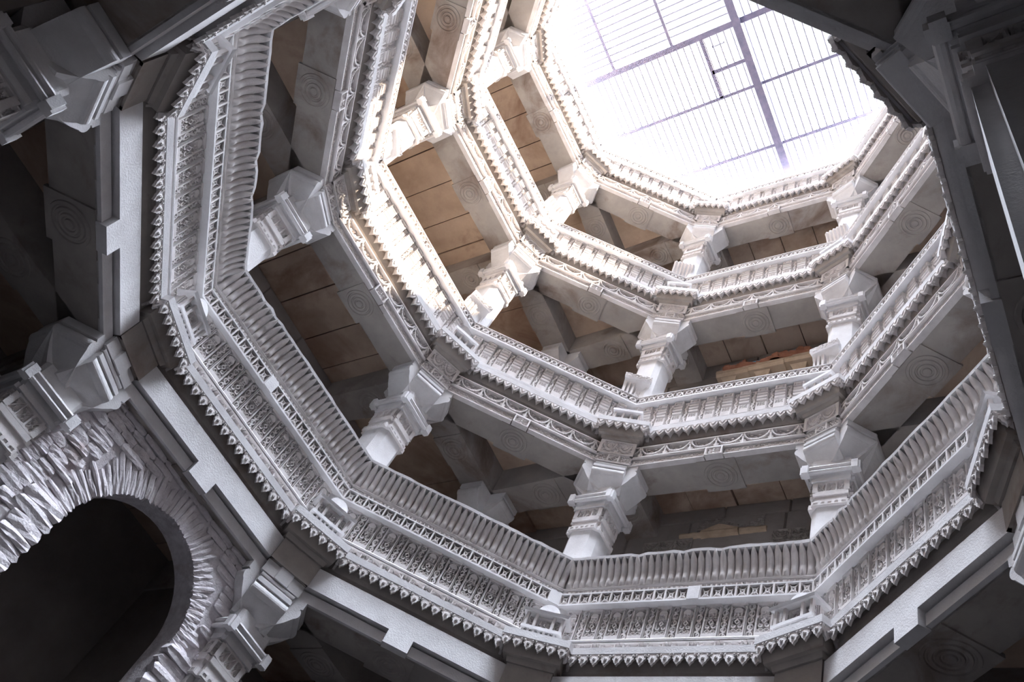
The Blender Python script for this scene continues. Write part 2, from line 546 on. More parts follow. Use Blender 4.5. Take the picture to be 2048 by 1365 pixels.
def coping_mesh(seed):
    r = random.Random(seed)
    n = 26
    rings = []
    for i in range(n + 1):
        t = i / n
        q = .076 + r.uniform(-.006, .004)
        if r.random() < .12:
            q -= .02
        h = (LB / 2 - q * .414)
        x = -h + 2 * h * t
        zt = 1.728 + r.uniform(-.006, .006)
        hb = LB / 2 + .16 * .414
        rings.append([(x, -q, 1.690), (x, -q - .004, zt - .008), (x, -q + .02, zt), ((-hb + 2 * hb * t), .16, zt), ((-hb + 2 * hb * t), .16, 1.69)])
    return MB().loft([g[::-1] for g in rings]).mesh('coping', M_PLAIN)
ME_COPE = [coping_mesh(s) for s in range(3)]

ME_PBACK2 = MB().strip([(-.155, .61), (-.155, 1.24), (-.34, 1.24), (-.34, .61)], LB).mesh('backing_wall', M_PLAIN)
ME_PMOULD2 = MB().strip([(-.11, .738), (-.050, .742), (-.044, .752), (-.055, .768), (-.11, .772)], LB).mesh('base_moulding', M_PLAIN)
ME_RCORE2 = MB().strip([(-.070, 1.235), (-.070, 1.395), (-.34, 1.395), (-.34, 1.235)], LB)
ME_RCORE2.strip([(.002, 1.232), (.004, 1.246), (.0, 1.262), (-.05, 1.262), (-.095, 1.245), (-.095, 1.232)], LB)
ME_RCORE2.strip([(.002, 1.392), (.002, 1.402), (-.34, 1.402), (-.34, 1.392)], LB)
ME_RCORE2 = ME_RCORE2.mesh('rail', M_PLAIN)

X_W1 = [-LB / 2 + PER1 * (i + .75) for i in range(10)]
X_N1 = [-LB / 2 + PER1 * (i + .25) for i in range(11)]
X_W2 = [-LB / 2 + PER2 * (i + .75) for i in range(11)]
X_N2 = [-LB / 2 + PER2 * (i + .25) for i in range(12)]
X_L = [-LB / 2 + LB / NRL * (i + .5) for i in range(NRL)]
X_R = [-LB / 2 + LB / NRR * (i + .5) for i in range(NRR)]
X_RIB = [-LB / 2 + LB / NRIB * (i + .5) for i in range(NRIB)]
JT1 = joined(ME_TOOTH1, TX, 0, 0, 'tooth_row', M_CARVED)
JT2 = joined(ME_TOOTH2, TX, 0, 0, 'tooth_row', M_CARVED)
JRIB = joined(ME_RIB, X_RIB, 0, 0, 'rib_row', M_CARVED)
JW2 = joined(ME_WIDE2, X_W2, 0, 0, 'panel_row', M_CARVED)
JW1 = joined(ME_WIDE1, X_W1, 0, 0, 'panel_row', M_CARVED)
JR2 = joined(ME_RING, X_R, 0, 0, 'ring_row', M_CARVED)
JL1 = joined(ME_LATT, X_L, 0, 0, 'lattice_row', M_CARVED)

# ------------------------------------------------------------------ build one bay of one tier
def pose_bay(i, z):
    (mx, my), rz, sx = BAY[i]
    return (float(mx), float(my), z), rz, sx

def build_lintel(t, i):
    loc, rz, sx = pose_bay(i, Z[t])
    word = 'Plain' if t == 0 else 'Carved'
    o = thing('lintel_beam', f'{word} stone lintel beam of the {TIER[t]} tier, {BAYN[i]}', 'beam', loc, rz, sx, 'lintel beams')
    d = LIN_PLAIN if t == 0 else LIN_CARV
    part('beam_core', d['core'], o)
    if t == 0:
        part('lower_fascia', d['lower_fascia'], o)
        part('upper_fascia', d['upper_fascia'], o)
    else:
        part('scroll_band', d['scroll_band'], o)
        part('lobed_frieze', d['lobed_frieze'], o)
    part('center_block', d['center_block'], o)
    b = part('soffit_block', d['soffit_block'], o)
    part('medallion', ME_RINGS, b, (0, .32, -.014))
    return o

def build_ledge(t, i, full=True):
    loc, rz, sx = pose_bay(i, Z[t])
    o = thing('cornice_ledge', f'Stone ledge fringed with hanging teeth, {TIER[t]} tier, {BAYN[i]}', 'cornice', loc, rz, sx, 'toothed ledges')
    part('ledge_slab', ME_SLAB, o)
    part('soffit_cove', ME_COVE, o)
    me, y, z = (ME_TOOTH1, -.024, .545) if t == 0 else (ME_TOOTH2, -.026, .545)
    if full:
        for x in TX:
            part('tooth', me, o, (x, y, z + RND.uniform(-.004, .004)), (0, RND.uniform(-.03, .03), 0))
    else:
        part('tooth_row', JT1 if t == 0 else JT2, o, (0, y, z), kind='stuff')
    return o

def build_parapet(t, i, full=True):
    loc, rz, sx = pose_bay(i, Z[t])
    nm = 'Carved parapet of shrine panels' if t == 0 else 'Carved parapet of stepped panels'
    o = thing('parapet', f'{nm}, {TIER[t]} tier, {BAYN[i]}', 'parapet', loc, rz, sx, 'carved parapets')
    if t == 0:
        part('backing_wall', ME_PBACK1, o)
        part('base_moulding', ME_PMOULD1, o)
        part('rail', ME_RCORE1, o)
        part('bead_band', ME_BEADS, o)
        if full:
            for x in X_W1:
                part('shrine_panel', ME_WIDE1, o, (x, .066, .785))
                part('niche_block', ME_NICHE1, o, (x - PER1 * .0, .058, .620))
            for j, x in enumerate(X_N1):
                part('scroll_panel', ME_NARROW1[(j * 2 + i) % 3], o, (x, .082, .785))
            for j, x in enumerate(X_L):
                if (i, j) in ((3, 12), (2, 21), (1, 9)):
                    part('splice_block', ME_SPLICE, o, (x, -.001, 1.165))
                else:
                    part('lattice_square', ME_LATT, o, (x, -.001, 1.165))
        else:
            part('panel_row', JW1, o, (0, .066, .785), kind='stuff')
            part('lattice_row', JL1, o, (0, -.001, 1.165), kind='stuff')
    else:
        part('backing_wall', ME_PBACK2, o)
        part('base_moulding', ME_PMOULD2, o)
        part('rail', ME_RCORE2, o)
        if full:
            for x in X_W2:
                part('stepped_panel', ME_WIDE2, o, (x, .054, .772))
                part('niche_block', ME_NICHE2, o, (x, .072, .616))
            for j, x in enumerate(X_N2):
                part('scroll_panel', ME_NARROW2[(j + i) % 2], o, (x, .084, .775))
            for x in X_R:
                part('ring_square', ME_RING, o, (x, -.001, 1.256))
        else:
            part('panel_row', JW2, o, (0, .054, .772), kind='stuff')
            part('ring_row', JR2, o, (0, -.001, 1.256), kind='stuff')
    return o

def build_seatback(i, full=True):
    loc, rz, sx = pose_bay(i, Z[0])
    o = thing('ribbed_seat_back', f'Leaning ribbed stone seat back above the lattice rail, {BAYN[i]}', 'seat back', loc, rz, sx, 'ribbed seat backs')
    part('seat_shell', ME_SBACK, o)
    part('coping', ME_COPE[i % 3], o)
    if full:
        for x in X_RIB:
            k = 1 - abs(x) * .0
            part('rib', ME_RIB, o, (x, 0, 1.395), (0, 0, 0), (1.0, 1, 1))
    else:
        part('rib_row', JRIB, o, (0, 0, 1.395), kind='stuff')
    return o

for i in range(8):
    near = i in (0, 1, 2, 3, 4)
    for t in range(4):
        build_lintel(t, i)
        full = near or (t == 0 and i in (5, 7)) or (t == 1 and i == 7)
        build_ledge(t, i, full)
        build_parapet(t, i, full and (near or t > 0 or i == 7))
    build_seatback(i, i in (0, 1, 2, 3, 4, 7))

# ------------------------------------------------------------------ corner masonry: impost block, bracket arms, column, corner cornice, little shrine
def roll_profile(x0, x1, zt, zb, fil=.075):
    """side view of a bracket arm: square fillet, a roll, then a sweep back to the column"""
    p = [(x0, zt), (x1, zt), (x1, zt - fil), (x1 - .022, zt - fil - .006), (x1 - .022, zt - fil - .022)]
    r = .062
    cx, cz = x1 - .022 - r * .55, zt - fil - .022 - r * .62
    for a in np.linspace(50, -62, 8):
        p.append((cx + r * math.cos(math.radians(a)), cz + r * math.sin(math.radians(a))))
    xa, za = p[-1]
    for k in range(1, 5):
        u = k / 4
        p.append((xa + (.175 - xa) * u, za + (zb - za) * u ** .85))
    p.append((x0, zb))
    return [(float(a), float(b)) for a, b in p]
def arm_mesh(length, half, zt=-.005, fil=.075):
    mb = MB()
    p = roll_profile(0, length, zt, -.42, fil)
    poly = [(x, z) for x, z in p]
    n = len(poly)
    vs = [(x, -half, z) for x, z in poly] + [(x, half, z) for x, z in poly]
    fs = [tuple(range(n))[::-1], tuple(range(n, 2 * n))] + [(i, (i + 1) % n, n + (i + 1) % n, n + i) for i in range(n)]
    mb.add(vs, fs)
    return mb.mesh('bracket_arm', M_PLAIN)
ME_ARM = arm_mesh(.40, .165)
ME_ARM_FRONT = arm_mesh(.325, .188, -.10, .035)

def impost_meshes(plain):
    a = MB().box(-.205, .205, -.066, .30, .115, .36)
    a.relief(.43, .235, 44, 30, f_flat if plain else f_twoarch, .035, -.088, 0, .118, back=.03)
    for sx in (-1, 1):
        tmp = MB().relief(.12, .235, 10, 20, f_flat if plain else (lambda u, v: frame(u, v, .18, .10)), .022, -.0, 0, .118)
        M = Matrix.Rotation(sx * math.pi / 2, 4, 'Z')
        a.xf(Matrix.Translation((sx * .215, -.03, 0)) @ M, tmp)
    b = MB().box(-.195, .195, -.05, .28, -.02, .118)
    b.relief(.42, .132, 48, 18, f_threeplain if plain else f_threepanel, .030, -.078, 0, -.018, back=.03)
    c = MB().box(-.165, .165, -.045, .26, -.10, -.018)
    for (q, zc, r, hw) in ((.066, -.042, .016, .185), (.068, -.088, .020, .178)):
        prof = [(q - r + r * math.cos(x), zc + r * math.sin(x)) for x in np.linspace(-1.57, 1.57, 7)] + [(-.05, zc + r), (-.05, zc - r)]
        c.strip([(float(u), float(v)) for u, v in prof], hw * 2, T=0)
    return (a.mesh('upper_block', M_SOFFIT if plain else M_CARVED), b.mesh('lower_block', M_PLAIN if plain else M_CARVED), c.mesh('moulding', M_PLAIN))
IMP_PLAIN = impost_meshes(True)
IMP_CARV = impost_meshes(False)

CT = math.tan(math.radians(20))
cc = MB().add([(-.315, -.245, .545), (.315, -.245, .545), (.36, -.02, .545), (.36, .30, .545), (-.36, .30, .545), (-.36, -.02, .545),
               (-.315, -.248, .615), (.315, -.248, .615), (.36, -.02, .615), (.36, .30, .615), (-.36, .30, .615), (-.36, -.02, .615)],
              [(5, 4, 3, 2, 1, 0), (6, 7, 8, 9, 10, 11), (0, 1, 7, 6), (1, 2, 8, 7), (2, 3, 9, 8), (3, 4, 10, 9), (4, 5, 11, 10), (5, 0, 6, 11)])
ME_CSLAB = cc.mesh('corner_slab', M_PLAIN)
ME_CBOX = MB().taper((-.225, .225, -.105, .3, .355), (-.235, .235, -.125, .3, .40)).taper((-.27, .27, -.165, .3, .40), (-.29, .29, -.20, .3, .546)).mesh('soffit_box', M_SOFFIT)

def shrine_meshes():
    base = MB().box(-.19, .19, -.215, -.05, .612, .640)
    for k in range(7):
        base.box(-.165 + k * .05 - .012, -.165 + k * .05 + .012, -.205, -.06, .640, .675)
    base.box(-.195, .195, -.222, -.05, .675, .705)
    body = MB()
    for x in (-.17, -.085, .085, .17):
        body.box(x - .013, x + .013, -.205, -.175, .705, .865)
    for sx in (-1, 1):
        body.box(sx * .17 - .012, sx * .17 + .012, -.115, -.09, .705, .865)
    body.box(-.17, .17, -.125, -.05, .705, .865)
    ros = MB().relief(.145, .15, 22, 22, f_rosette, .03, -.165, 0, .71, back=.03)
    for sx in (-1, 1):
        ros.relief(.065, .15, 10, 20, f_carveblob, .02, -.15, sx * .128, .71, back=.02)
    roof = MB().taper((-.215, .215, -.225, -.03, .862), (-.225, .225, -.240, -.03, .885)).taper((-.225, .225, -.240, -.03, .885), (-.19, .19, -.20, -.03, .912))
    roof.taper((-.18, .18, -.19, -.03, .912), (-.13, .13, -.15, -.03, .94))
    fan = [(.105 * math.cos(a), .93 + .10 * math.sin(a)) for a in np.linspace(0, math.pi, 11)]
    fan = [(float(x), float(z)) for x, z in fan]
    roof.extrude(fan[::-1], -.155, -.05)
    roof.extrude([(x * .62, .93 + (z - .93) * .62) for x, z in fan][::-1], -.168, -.15)
    return [base.mesh('plinth', M_PLAIN), body.mesh('pillars', M_CARVED), ros.mesh('rosette_panel', M_CARVED), roof.mesh('roof', M_PLAIN)]
SHR = shrine_meshes()
def pediment_meshes():
    base = MB().box(-.17, .17, -.20, -.05, .612, .640)
    body = MB().box(-.15, .15, -.11, -.05, .64, .80)
    for x in (-.15, -.05, .05, .15):
        body.box(x - .012, x + .012, -.185, -.11, .64, .80)
    for x in (-.10, 0, .10):
        body.extrude([(x - .04, .65), (x, .77), (x + .04, .65)][::1][::-1], -.15, -.11)
    roof = MB().box(-.185, .185, -.215, -.04, .80, .84).taper((-.16, .16, -.19, -.04, .84), (-.09, .09, -.12, -.04, .90)).box(-.06, .06, -.12, -.05, .9, .94)
    return [base.mesh('plinth', M_PLAIN), body.mesh('pillars', M_CARVED), roof.mesh('roof', M_PLAIN)]
PED = pediment_meshes()

# columns: square shaft with cut corners, aligned with the galleries
def chamf(h, c):
    return [(-h + c, -h), (h - c, -h), (h, -h + c), (h, h - c), (h - c, h), (-h + c, h), (-h, h - c), (-h, -h + c)]
def stepsq(h, s):
    a = h - s
    return [(-a, -h), (a, -h), (a, -a), (h, -a), (h, a), (a, a), (a, h), (-a, h), (-a, a), (-h, a), (-h, -a), (-a, -a)]
def column_meshes(low):
    zb = -low
    shaft = MB().prism(stepsq(.19, .055) if low > 4 else chamf(.185, .065), zb + .28, -.98)
    shaft.prism(chamf(.150, .02), -1.0, -.40)
    base = MB().prism(stepsq(.25, .05), zb, zb + .16).prism(stepsq(.22, .05), zb + .16, zb + .28)
    neck = MB().prism(stepsq(.205, .035), -1.045, -.985).prism(stepsq(.185, .035), -.985, -.90).prism(stepsq(.200, .035), -.90, -.855)
    for q in range(4):
        M = Matrix.Rotation(q * math.pi / 2, 4, 'Z')
        neck.xf(M, MB().relief(.32, .045, 36, 6, lambda u, v: 1 - ((np.abs(((u * 5) % 1) - .5) < .25) & (np.abs(v - .5) < .3)), .012, -.212, 0, -1.04, back=.02))
    cells = MB().prism(stepsq(.172, .03), -.855, -.70)
    for q in range(4):
        M = Matrix.Rotation(q * math.pi / 2, 4, 'Z')
        cells.xf(M, MB().relief(.29, .15, 40, 18, f_cells(3), .028, -.198, 0, -.852, back=.02))
        for sx in (-1, 1):
            cells.xf(M, MB().relief(.055, .13, 8, 12, f_cells(1), .02, -.172, sx * .172, -.845, back=.03))
    cap = MB().prism(stepsq(.215, .03), -.70, -.655)
    cap.loft([[(x, y, -.655) for x, y in chamf(.20, .03)], [(x, y, -.61) for x, y in chamf(.215, .03)], [(x, y, -.57) for x, y in chamf(.25, .03)], [(x, y, -.53) for x, y in chamf(.25, .03)]])
    for q in range(4):
        M = Matrix.Rotation(q * math.pi / 2, 4, 'Z')
        t = MB()
        for zc, r in ((-.545, .026), (-.60, .022)):
            t.add(*(lambda ring0, ring1: (ring0 + ring1, [(i, (i + 1) % 8, 8 + (i + 1) % 8, 8 + i) for i in range(8)] + [tuple(range(8))[::-1], tuple(range(8, 16))]))(
                [(-.20, -.245 + r * math.cos(a * math.pi / 4), zc + r * math.sin(a * math.pi / 4)) for a in range(8)],
                [(.20, -.245 + r * math.cos(a * math.pi / 4), zc + r * math.sin(a * math.pi / 4)) for a in range(8)]))
        for sx in (-1, 1):
            t.box(sx * .235 - .03, sx * .235 + .03, -.285, -.2, -.63, -.52)
        cap.xf(M, t)
    cap.prism(chamf(.21, .03), -.53, -.38)
    return [shaft.mesh('shaft', M_PLAIN), base.mesh('column_base', M_PLAIN), neck.mesh('neck_band', M_CARVED), cells.mesh('lattice_block', M_CARVED), cap.mesh('scroll_capital', M_PLAIN)]
COL_UP = column_meshes(2.80)
COL_LOW = column_meshes(4.09 + ZO)
PX = math.radians(0.0)

def cpos(k, x, y):
    (cx, cy), rz = CPOSE[k]
    return (float(cx + math.cos(rz) * x - math.sin(rz) * y), float(cy + math.sin(rz) * x + math.cos(rz) * y))

for k in range(8):
    (cx, cy), rz = CPOSE[k]
    for t in range(4):
        z = Z[t]
        col_xy = cpos(k, 0, .235) if (k, t) != (6, 0) else (3.33, -1.30)
        o = thing('column', f'Square stone column with cut corners carrying the {TIER[t]} tier, {CORNN[k]}', 'column', (*col_xy, z), PX, 1.0, 'gallery columns')
        for nm, me in zip(('shaft', 'column_base', 'neck_band', 'lattice_block', 'scroll_capital'), COL_LOW if t == 0 else COL_UP):
            part(nm, me, o)
        # bracket arms carry the beams in both bays, inward and outward
        dirs = [(bay_line(k - 1)[0] + math.pi / 2, ME_ARM), (bay_line(k)[0] - math.pi / 2, ME_ARM), (rz - math.pi / 2, ME_ARM_FRONT)]
        card = bay_line(k)[0] if k % 2 == 1 else bay_line(k - 1)[0]
        card = round(card / (math.pi / 2)) * math.pi / 2
        along = card + (math.pi / 2 if k % 2 == 1 else -math.pi / 2)
        dirs += [(card, ME_ARM), (along, ME_ARM)]
        for a, me in dirs:
            ra = a - PX
            part('bracket_arm', me, o, (0, 0, 0), (0, 0, ra))
        im = thing('impost_block', f'{"Plain" if t == 0 else "Carved"} two-stage block above the column of the {TIER[t]} tier, {CORNN[k]}', 'block', (float(cx), float(cy), z), rz, 1.0, 'impost blocks')
        for nm, me in zip(('upper_block', 'lower_block', 'moulding'), IMP_PLAIN if t == 0 else IMP_CARV):
            part(nm, me, im)
        co = thing('corner_cornice', f'Jutting toothed corner ledge of the {TIER[t]} tier, {CORNN[k]}', 'cornice', (float(cx), float(cy), z), rz, 1.0, 'corner ledges')
        part('corner_slab', ME_CSLAB, co)
        part('soffit_box', ME_CBOX, co)
        for j in range(6):
            part('tooth', ME_TOOTH1 if t == 0 else ME_TOOTH2, co, (-.265 + j * .106, -.236, .545), (0, 0, 0), (.98, 1, 1))
        for sx in (-1, 1):
            for j in range(2):
                part('tooth', ME_TOOTH1 if t == 0 else ME_TOOTH2, co, (sx * (.312 + j * .02), -.17 + j * .10, .545), (0, 0, sx * 1.37), (.95, 1, 1))
        if k in (0, 1, 2, 3, 4, 5, 7):
            if t == 0:
                s = thing('corner_shrine', f'Miniature pillared shrine with a fan roof on the lowest ledge, {CORNN[k]}', 'shrine', (float(cx), float(cy), z), rz, 1.0, 'miniature shrines')
                for nm, me in zip(('plinth', 'pillars', 'rosette_panel', 'roof'), SHR):
                    part(nm, me, s)
            elif t < 3:
                s = thing('corner_shrine', f'Miniature gabled shrine on the {TIER[t]} ledge, {CORNN[k]}', 'shrine', (float(cx), float(cy), z), rz, 1.0, 'miniature shrines')
                for nm, me in zip(('plinth', 'pillars', 'roof'), PED):
                    part(nm, me, s)

# dwarf seat-back fragments standing on the rail in front of the upper columns
def frag_meshes(ribbed):
    w = .34
    prof = [(-.02, 1.40), (.00, 1.60), (.05, 1.74), (.085, 1.80), (.07, 1.84), (-.10, 1.84), (-.10, 1.40)]
    body = MB().strip(prof, w, T=0)
    face = MB()
    if ribbed:
        for j in range(6):
            x = -w / 2 + w / 6 * (j + .5)
            face.add([(x + a * .024, -(q + .018 * (1 - abs(a))), zz) for q, zz in prof[:5] for a in (-1, 0, 1)],
                     [(r * 3 + c, r * 3 + c + 1, r * 3 + c + 4, r * 3 + c + 3) for r in range(4) for c in range(2)])
    else:
        face.relief(.15, .30, 18, 34, lambda u, v: np.maximum(frame(u, v, .12, .08), f_carveblob(u, v) * .7), .03, -.010, .085, 1.43, back=.02)
        for x in (-.14, -.085, -.03):
            face.box(x - .014, x + .014, -.035, .02, 1.44, 1.72)
        face.relief(w + .02, .075, 40, 10, f_carveblob, .015, -.095, 0, 1.755, back=.05)
    return body.mesh('fragment_body', M_PLAIN), face.mesh('fragment_face', M_CARVED)
FRAG = [frag_meshes(False), frag_meshes(True)]
for t, ks in ((1, (1, 2, 3, 4)), (2, (1, 2, 3, 4))):
    for k in ks:
        (cx, cy), rz = CPOSE[k]
        p = cpos(k, -.10, .03)
        o = thing('seat_back_fragment', f'Short {"carved" if t == 1 else "ribbed"} seat back remnant before the column on the {TIER[t]} rail, {CORNN[k]}', 'seat back', (*p, Z[t]), rz + .12, 1.0, 'seat back remnants')
        part('fragment_body', FRAG[t - 1][0], o)
        part('fragment_face', FRAG[t - 1][1], o)

# ------------------------------------------------------------------ galleries: inner beams, corner piers, ceilings, outer walls
OUT = 4.82
OUT_BACK = 4.05              # the gallery behind the bottom bay is shallower
PIER = 3.20
def seg_beam(a, b, z, label, t):
    d = Vector((b[0] - a[0], b[1] - a[1]))
    L = d.length
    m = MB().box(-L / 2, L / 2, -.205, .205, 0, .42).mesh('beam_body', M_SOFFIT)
    mid = ((a[0] + b[0]) / 2, (a[1] + b[1]) / 2, z)
    o = thing('gallery_beam', label, 'beam', mid, math.atan2(d.y, d.x), 1.0, 'gallery beams')
    part('beam_body', m, o)
    s = part('soffit_block', ME_SBLK, o)
    part('medallion', ME_RINGS, s, (0, 0, -.012))
    return o
ME_SBLK = MB().box(-.22, .22, -.215, .215, -.014, .02).mesh('soffit_block', M_SOFFIT)
PIERN = {(-1, 1): 'far corner behind the lower middle bay', (1, 1): 'corner behind the right bay', (-1, -1): 'corner behind the far left bay', (1, -1): 'corner above the camera'}
for t in range(4):
    z = Z[t]
    for k in range(8):
        c0 = cpos(k, 0, .235)
        card = bay_line(k)[0] if k % 2 == 1 else bay_line(k - 1)[0]
        card = round(card / (math.pi / 2)) * math.pi / 2
        nx, ny = round(math.cos(card)), round(math.sin(card))
        e = (nx * OUT if nx else c0[0], (OUT_BACK if ny > 0 else -OUT) if ny else c0[1])
        seg_beam(c0, e, z, f'Plain cross beam from the {CORNN[k]} column to the outer wall, {TIER[t]} tier', t)
        al = card + (math.pi / 2 if k % 2 == 1 else -math.pi / 2)
        ax, ay = round(math.cos(al)), round(math.sin(al))
        sx = (nx or ax) if (nx or ax) else 1
        sy = (ny or ay) if (ny or ay) else 1
        px = nx * PIER + ax * PIER
        py = ny * PIER + ay * PIER
        seg_beam(c0, (px, py), z, f'Plain beam from the {CORNN[k]} column to the corner pier, {TIER[t]} tier', t)
    for sx in (-1, 1):
        for sy in (-1, 1):
            o = thing('corner_pier', f'Square corner pier of the {TIER[t]} gallery, {PIERN[(sx, sy)]}', 'pillar', (sx * PIER, sy * PIER, z), 0, 1.0, 'corner piers')
            low = 4.09 + ZO if t == 0 else 2.8
            for nm, me in zip(('shaft', 'column_base', 'neck_band', 'lattice_block', 'scroll_capital'), COL_LOW if t == 0 else COL_UP):
                part(nm, me, o)
            for q in range(4):
                part('bracket_arm', ME_ARM, o, (0, 0, 0), (0, 0, q * math.pi / 2))

# ceilings: long slabs across the corridors, triangular slabs in the corners, squares behind the piers
for t in range(4):
    z = Z[t] + .40
    ce = bpy.data.objects.new('ceiling', None)
    COL.objects.link(ce)
    ce['kind'] = 'structure'
    ce['label'] = f'Stone slab ceiling of the gallery under the {TIER[t]} tier'
    for q in range(4):
        M = Matrix.Rotation(q * math.pi / 2, 4, 'Z')
        oq = OUT_BACK if q == 0 else OUT
        # corridor planks
        edges = [-1.25, -.72, -.16, .42, .90, 1.25]
        for j in range(5):
            a, b = edges[j] + .008, edges[j + 1] - .008
            dz = RND.uniform(-.012, .02)
            m = MB().box(a, b, 3.28, oq + .1, dz, .16)
            g = MB().xf(M, m)
            part('ceiling_slab', g.mesh('ceiling_slab', M_CEIL), ce, (0, 0, z))
        for (a, b) in ((-3.0, -2.2), (-2.2, -1.25), (1.25, 2.2), (2.2, 3.0), (3.0, OUT + .1), (-OUT - .1, -3.0)):
            dz = RND.uniform(-.012, .02)
            g = MB().xf(M, MB().box(a + .006, b - .006, 3.28, oq + .1, dz, .16))
            part('ceiling_slab', g.mesh('ceiling_slab', M_CEIL), ce, (0, 0, z))
        part('light_seal_deck', MB().xf(M, MB().box(-OUT - .1, OUT + .1, 3.30, oq + .1, .165, .21)).mesh('light_seal_deck', M_WALL), ce, (0, 0, z))  # unseen layer added to stop light leaking between the ceiling slabs
        tri = MB().prism([(1.47, 3.28), (3.28, 1.47), (3.28, 3.28)], .0, .16)
        part('ceiling_slab', MB().xf(M, tri).mesh('ceiling_slab', M_CEIL), ce, (0, 0, z + .01))

def wall(name, label, q, d=OUT):
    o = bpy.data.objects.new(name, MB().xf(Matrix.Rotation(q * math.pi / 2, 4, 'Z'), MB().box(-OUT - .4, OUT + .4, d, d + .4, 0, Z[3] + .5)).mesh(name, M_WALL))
    COL.objects.link(o)
    o['kind'] = 'structure'
    o['label'] = label
    return o
W = [wall('wall_back', 'Dressed stone outer wall behind the bottom bay', 0, OUT_BACK), wall('wall_left', 'Dressed stone outer wall behind the left bay', 1),
     wall('wall_front', 'Stone outer wall behind the camera', 2), wall('wall_right', 'Stone outer wall behind the dark pillar', 3)]
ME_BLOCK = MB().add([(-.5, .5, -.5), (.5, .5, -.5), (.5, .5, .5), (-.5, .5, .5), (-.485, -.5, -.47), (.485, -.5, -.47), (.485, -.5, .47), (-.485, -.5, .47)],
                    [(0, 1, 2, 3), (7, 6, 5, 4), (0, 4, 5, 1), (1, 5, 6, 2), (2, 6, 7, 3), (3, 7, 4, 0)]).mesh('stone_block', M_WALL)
for q, w in ((0, W[0]), (1, W[1])):
    ang = q * math.pi / 2
    for lv in range(1, 4):
        z = Z[lv - 1] + .62
        row = 0
        while z < Z[lv] + .38:
            h = RND.choice((.36, .42, .48))
            h = min(h, Z[lv] + .40 - z)
            x = -2.6 - RND.uniform(0, .6)
            while x < 2.6:
                L = RND.uniform(.7, 1.2)
                d = .03 + RND.uniform(-.006, .008)
                lx, ly = x + L / 2, (OUT_BACK if q == 0 else OUT) - d / 2
                part('stone_block', ME_BLOCK, w, (lx * math.cos(ang) - ly * math.sin(ang), lx * math.sin(ang) + ly * math.cos(ang), z + h / 2), (0, 0, ang), (L - .008, d, h - .008))
                x += L
            z += h
            row += 1

for k in range(8):  # cross walls added to keep light out of the lowest passage
    c0 = cpos(k, 0, .235)
    card = bay_line(k)[0] if k % 2 == 1 else bay_line(k - 1)[0]
    card = round(card / (math.pi / 2)) * math.pi / 2
    nx, ny = round(math.cos(card)), round(math.sin(card))
    if nx:
        bx = MB().box(min(nx * 3.42, nx * OUT), max(nx * 3.42, nx * OUT), c0[1] - .18, c0[1] + .18, 0, Z[0])
    else:
        bx = MB().box(c0[0] - .18, c0[0] + .18, min(ny * 3.42, ny * (OUT_BACK if ny > 0 else OUT)), max(ny * 3.42, ny * (OUT_BACK if ny > 0 else OUT)), 0, Z[0])
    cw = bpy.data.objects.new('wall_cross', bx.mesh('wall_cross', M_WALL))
    COL.objects.link(cw)
    cw['kind'] = 'structure'
    cw['label'] = f'Added light-blocking wall across the lowest passage behind the {CORNN[k]} column'

fl = bpy.data.objects.new('floor', MB().box(-OUT - .4, OUT + .4, -OUT - .4, OUT + .4, -.2, 0).mesh('floor', M_GROUND))
COL.objects.link(fl)
fl['kind'] = 'structure'
fl['label'] = 'Stone floor at the bottom of the well'

# ------------------------------------------------------------------ masonry arch wall under the left bay
def stone_mesh(seed):
    r = random.Random(seed)
    vs = []
    n = 3
    for k in range(2):
        for j in range(n + 1):
            for i in range(n + 1):
                u, v = i / n - .5, j / n - .5
                e = 1 - .10 * (abs(u) > .4) * (abs(v) > .4)
                edge = (abs(u) > .4) + (abs(v) > .4)
                y = -.5 + .10 * edge + r.uniform(-.10, .10) if k == 0 else .5
                vs.append(((u * e + r.uniform(-.04, .04)), y, (v * e + r.uniform(-.05, .05))))
    m = n + 1
    fs = [(j * m + i, j * m + i + 1, (j + 1) * m + i + 1, (j + 1) * m + i) for j in range(n) for i in range(n)]
    ed = [i for i in range(m)] + [m * j + n for j in range(1, m)] + [m * n + i for i in range(n - 1, -1, -1)] + [m * j for j in range(n - 1, 0, -1)]
    for i in range(len(ed)):
        a, b = ed[i], ed[(i + 1) % len(ed)]
        fs.append((a, a + m * m, b + m * m, b))
    return MB().add(vs, fs).mesh('rubble_stone', M_RUBBLE)
ME_STONE = [stone_mesh(s) for s in range(6)]
ARC_X, ARC_Z, ARC_R = 1.37 - 1.21, 3.12 + ZO, .68
(b1x, b1y), b1r, b1s = BAY[1]
aw = bpy.data.objects.new('wall_arch', None)
COL.objects.link(aw)
aw.location = (float(b1x), float(b1y), 0)
aw.rotation_euler = (0, 0, b1r)
aw['kind'] = 'structure'
aw['label'] = 'Rubble masonry wall with a round-headed arch under the left bay'
def arch_poly(r, zb):
    p = [(ARC_X - r, zb)]
    for k in range(25):
        a = math.pi - math.pi * k / 24
        p.append((ARC_X + r * math.cos(a), ARC_Z + r * math.sin(a)))
    p.append((ARC_X + r, zb))
    return p
core = MB()
inner = arch_poly(ARC_R, 0)
zt = Z[0] + .02
XL, XR = -1.45, 1.45
def core_top(x):
    return zt
y0, y1 = .185, .44
ip = inner
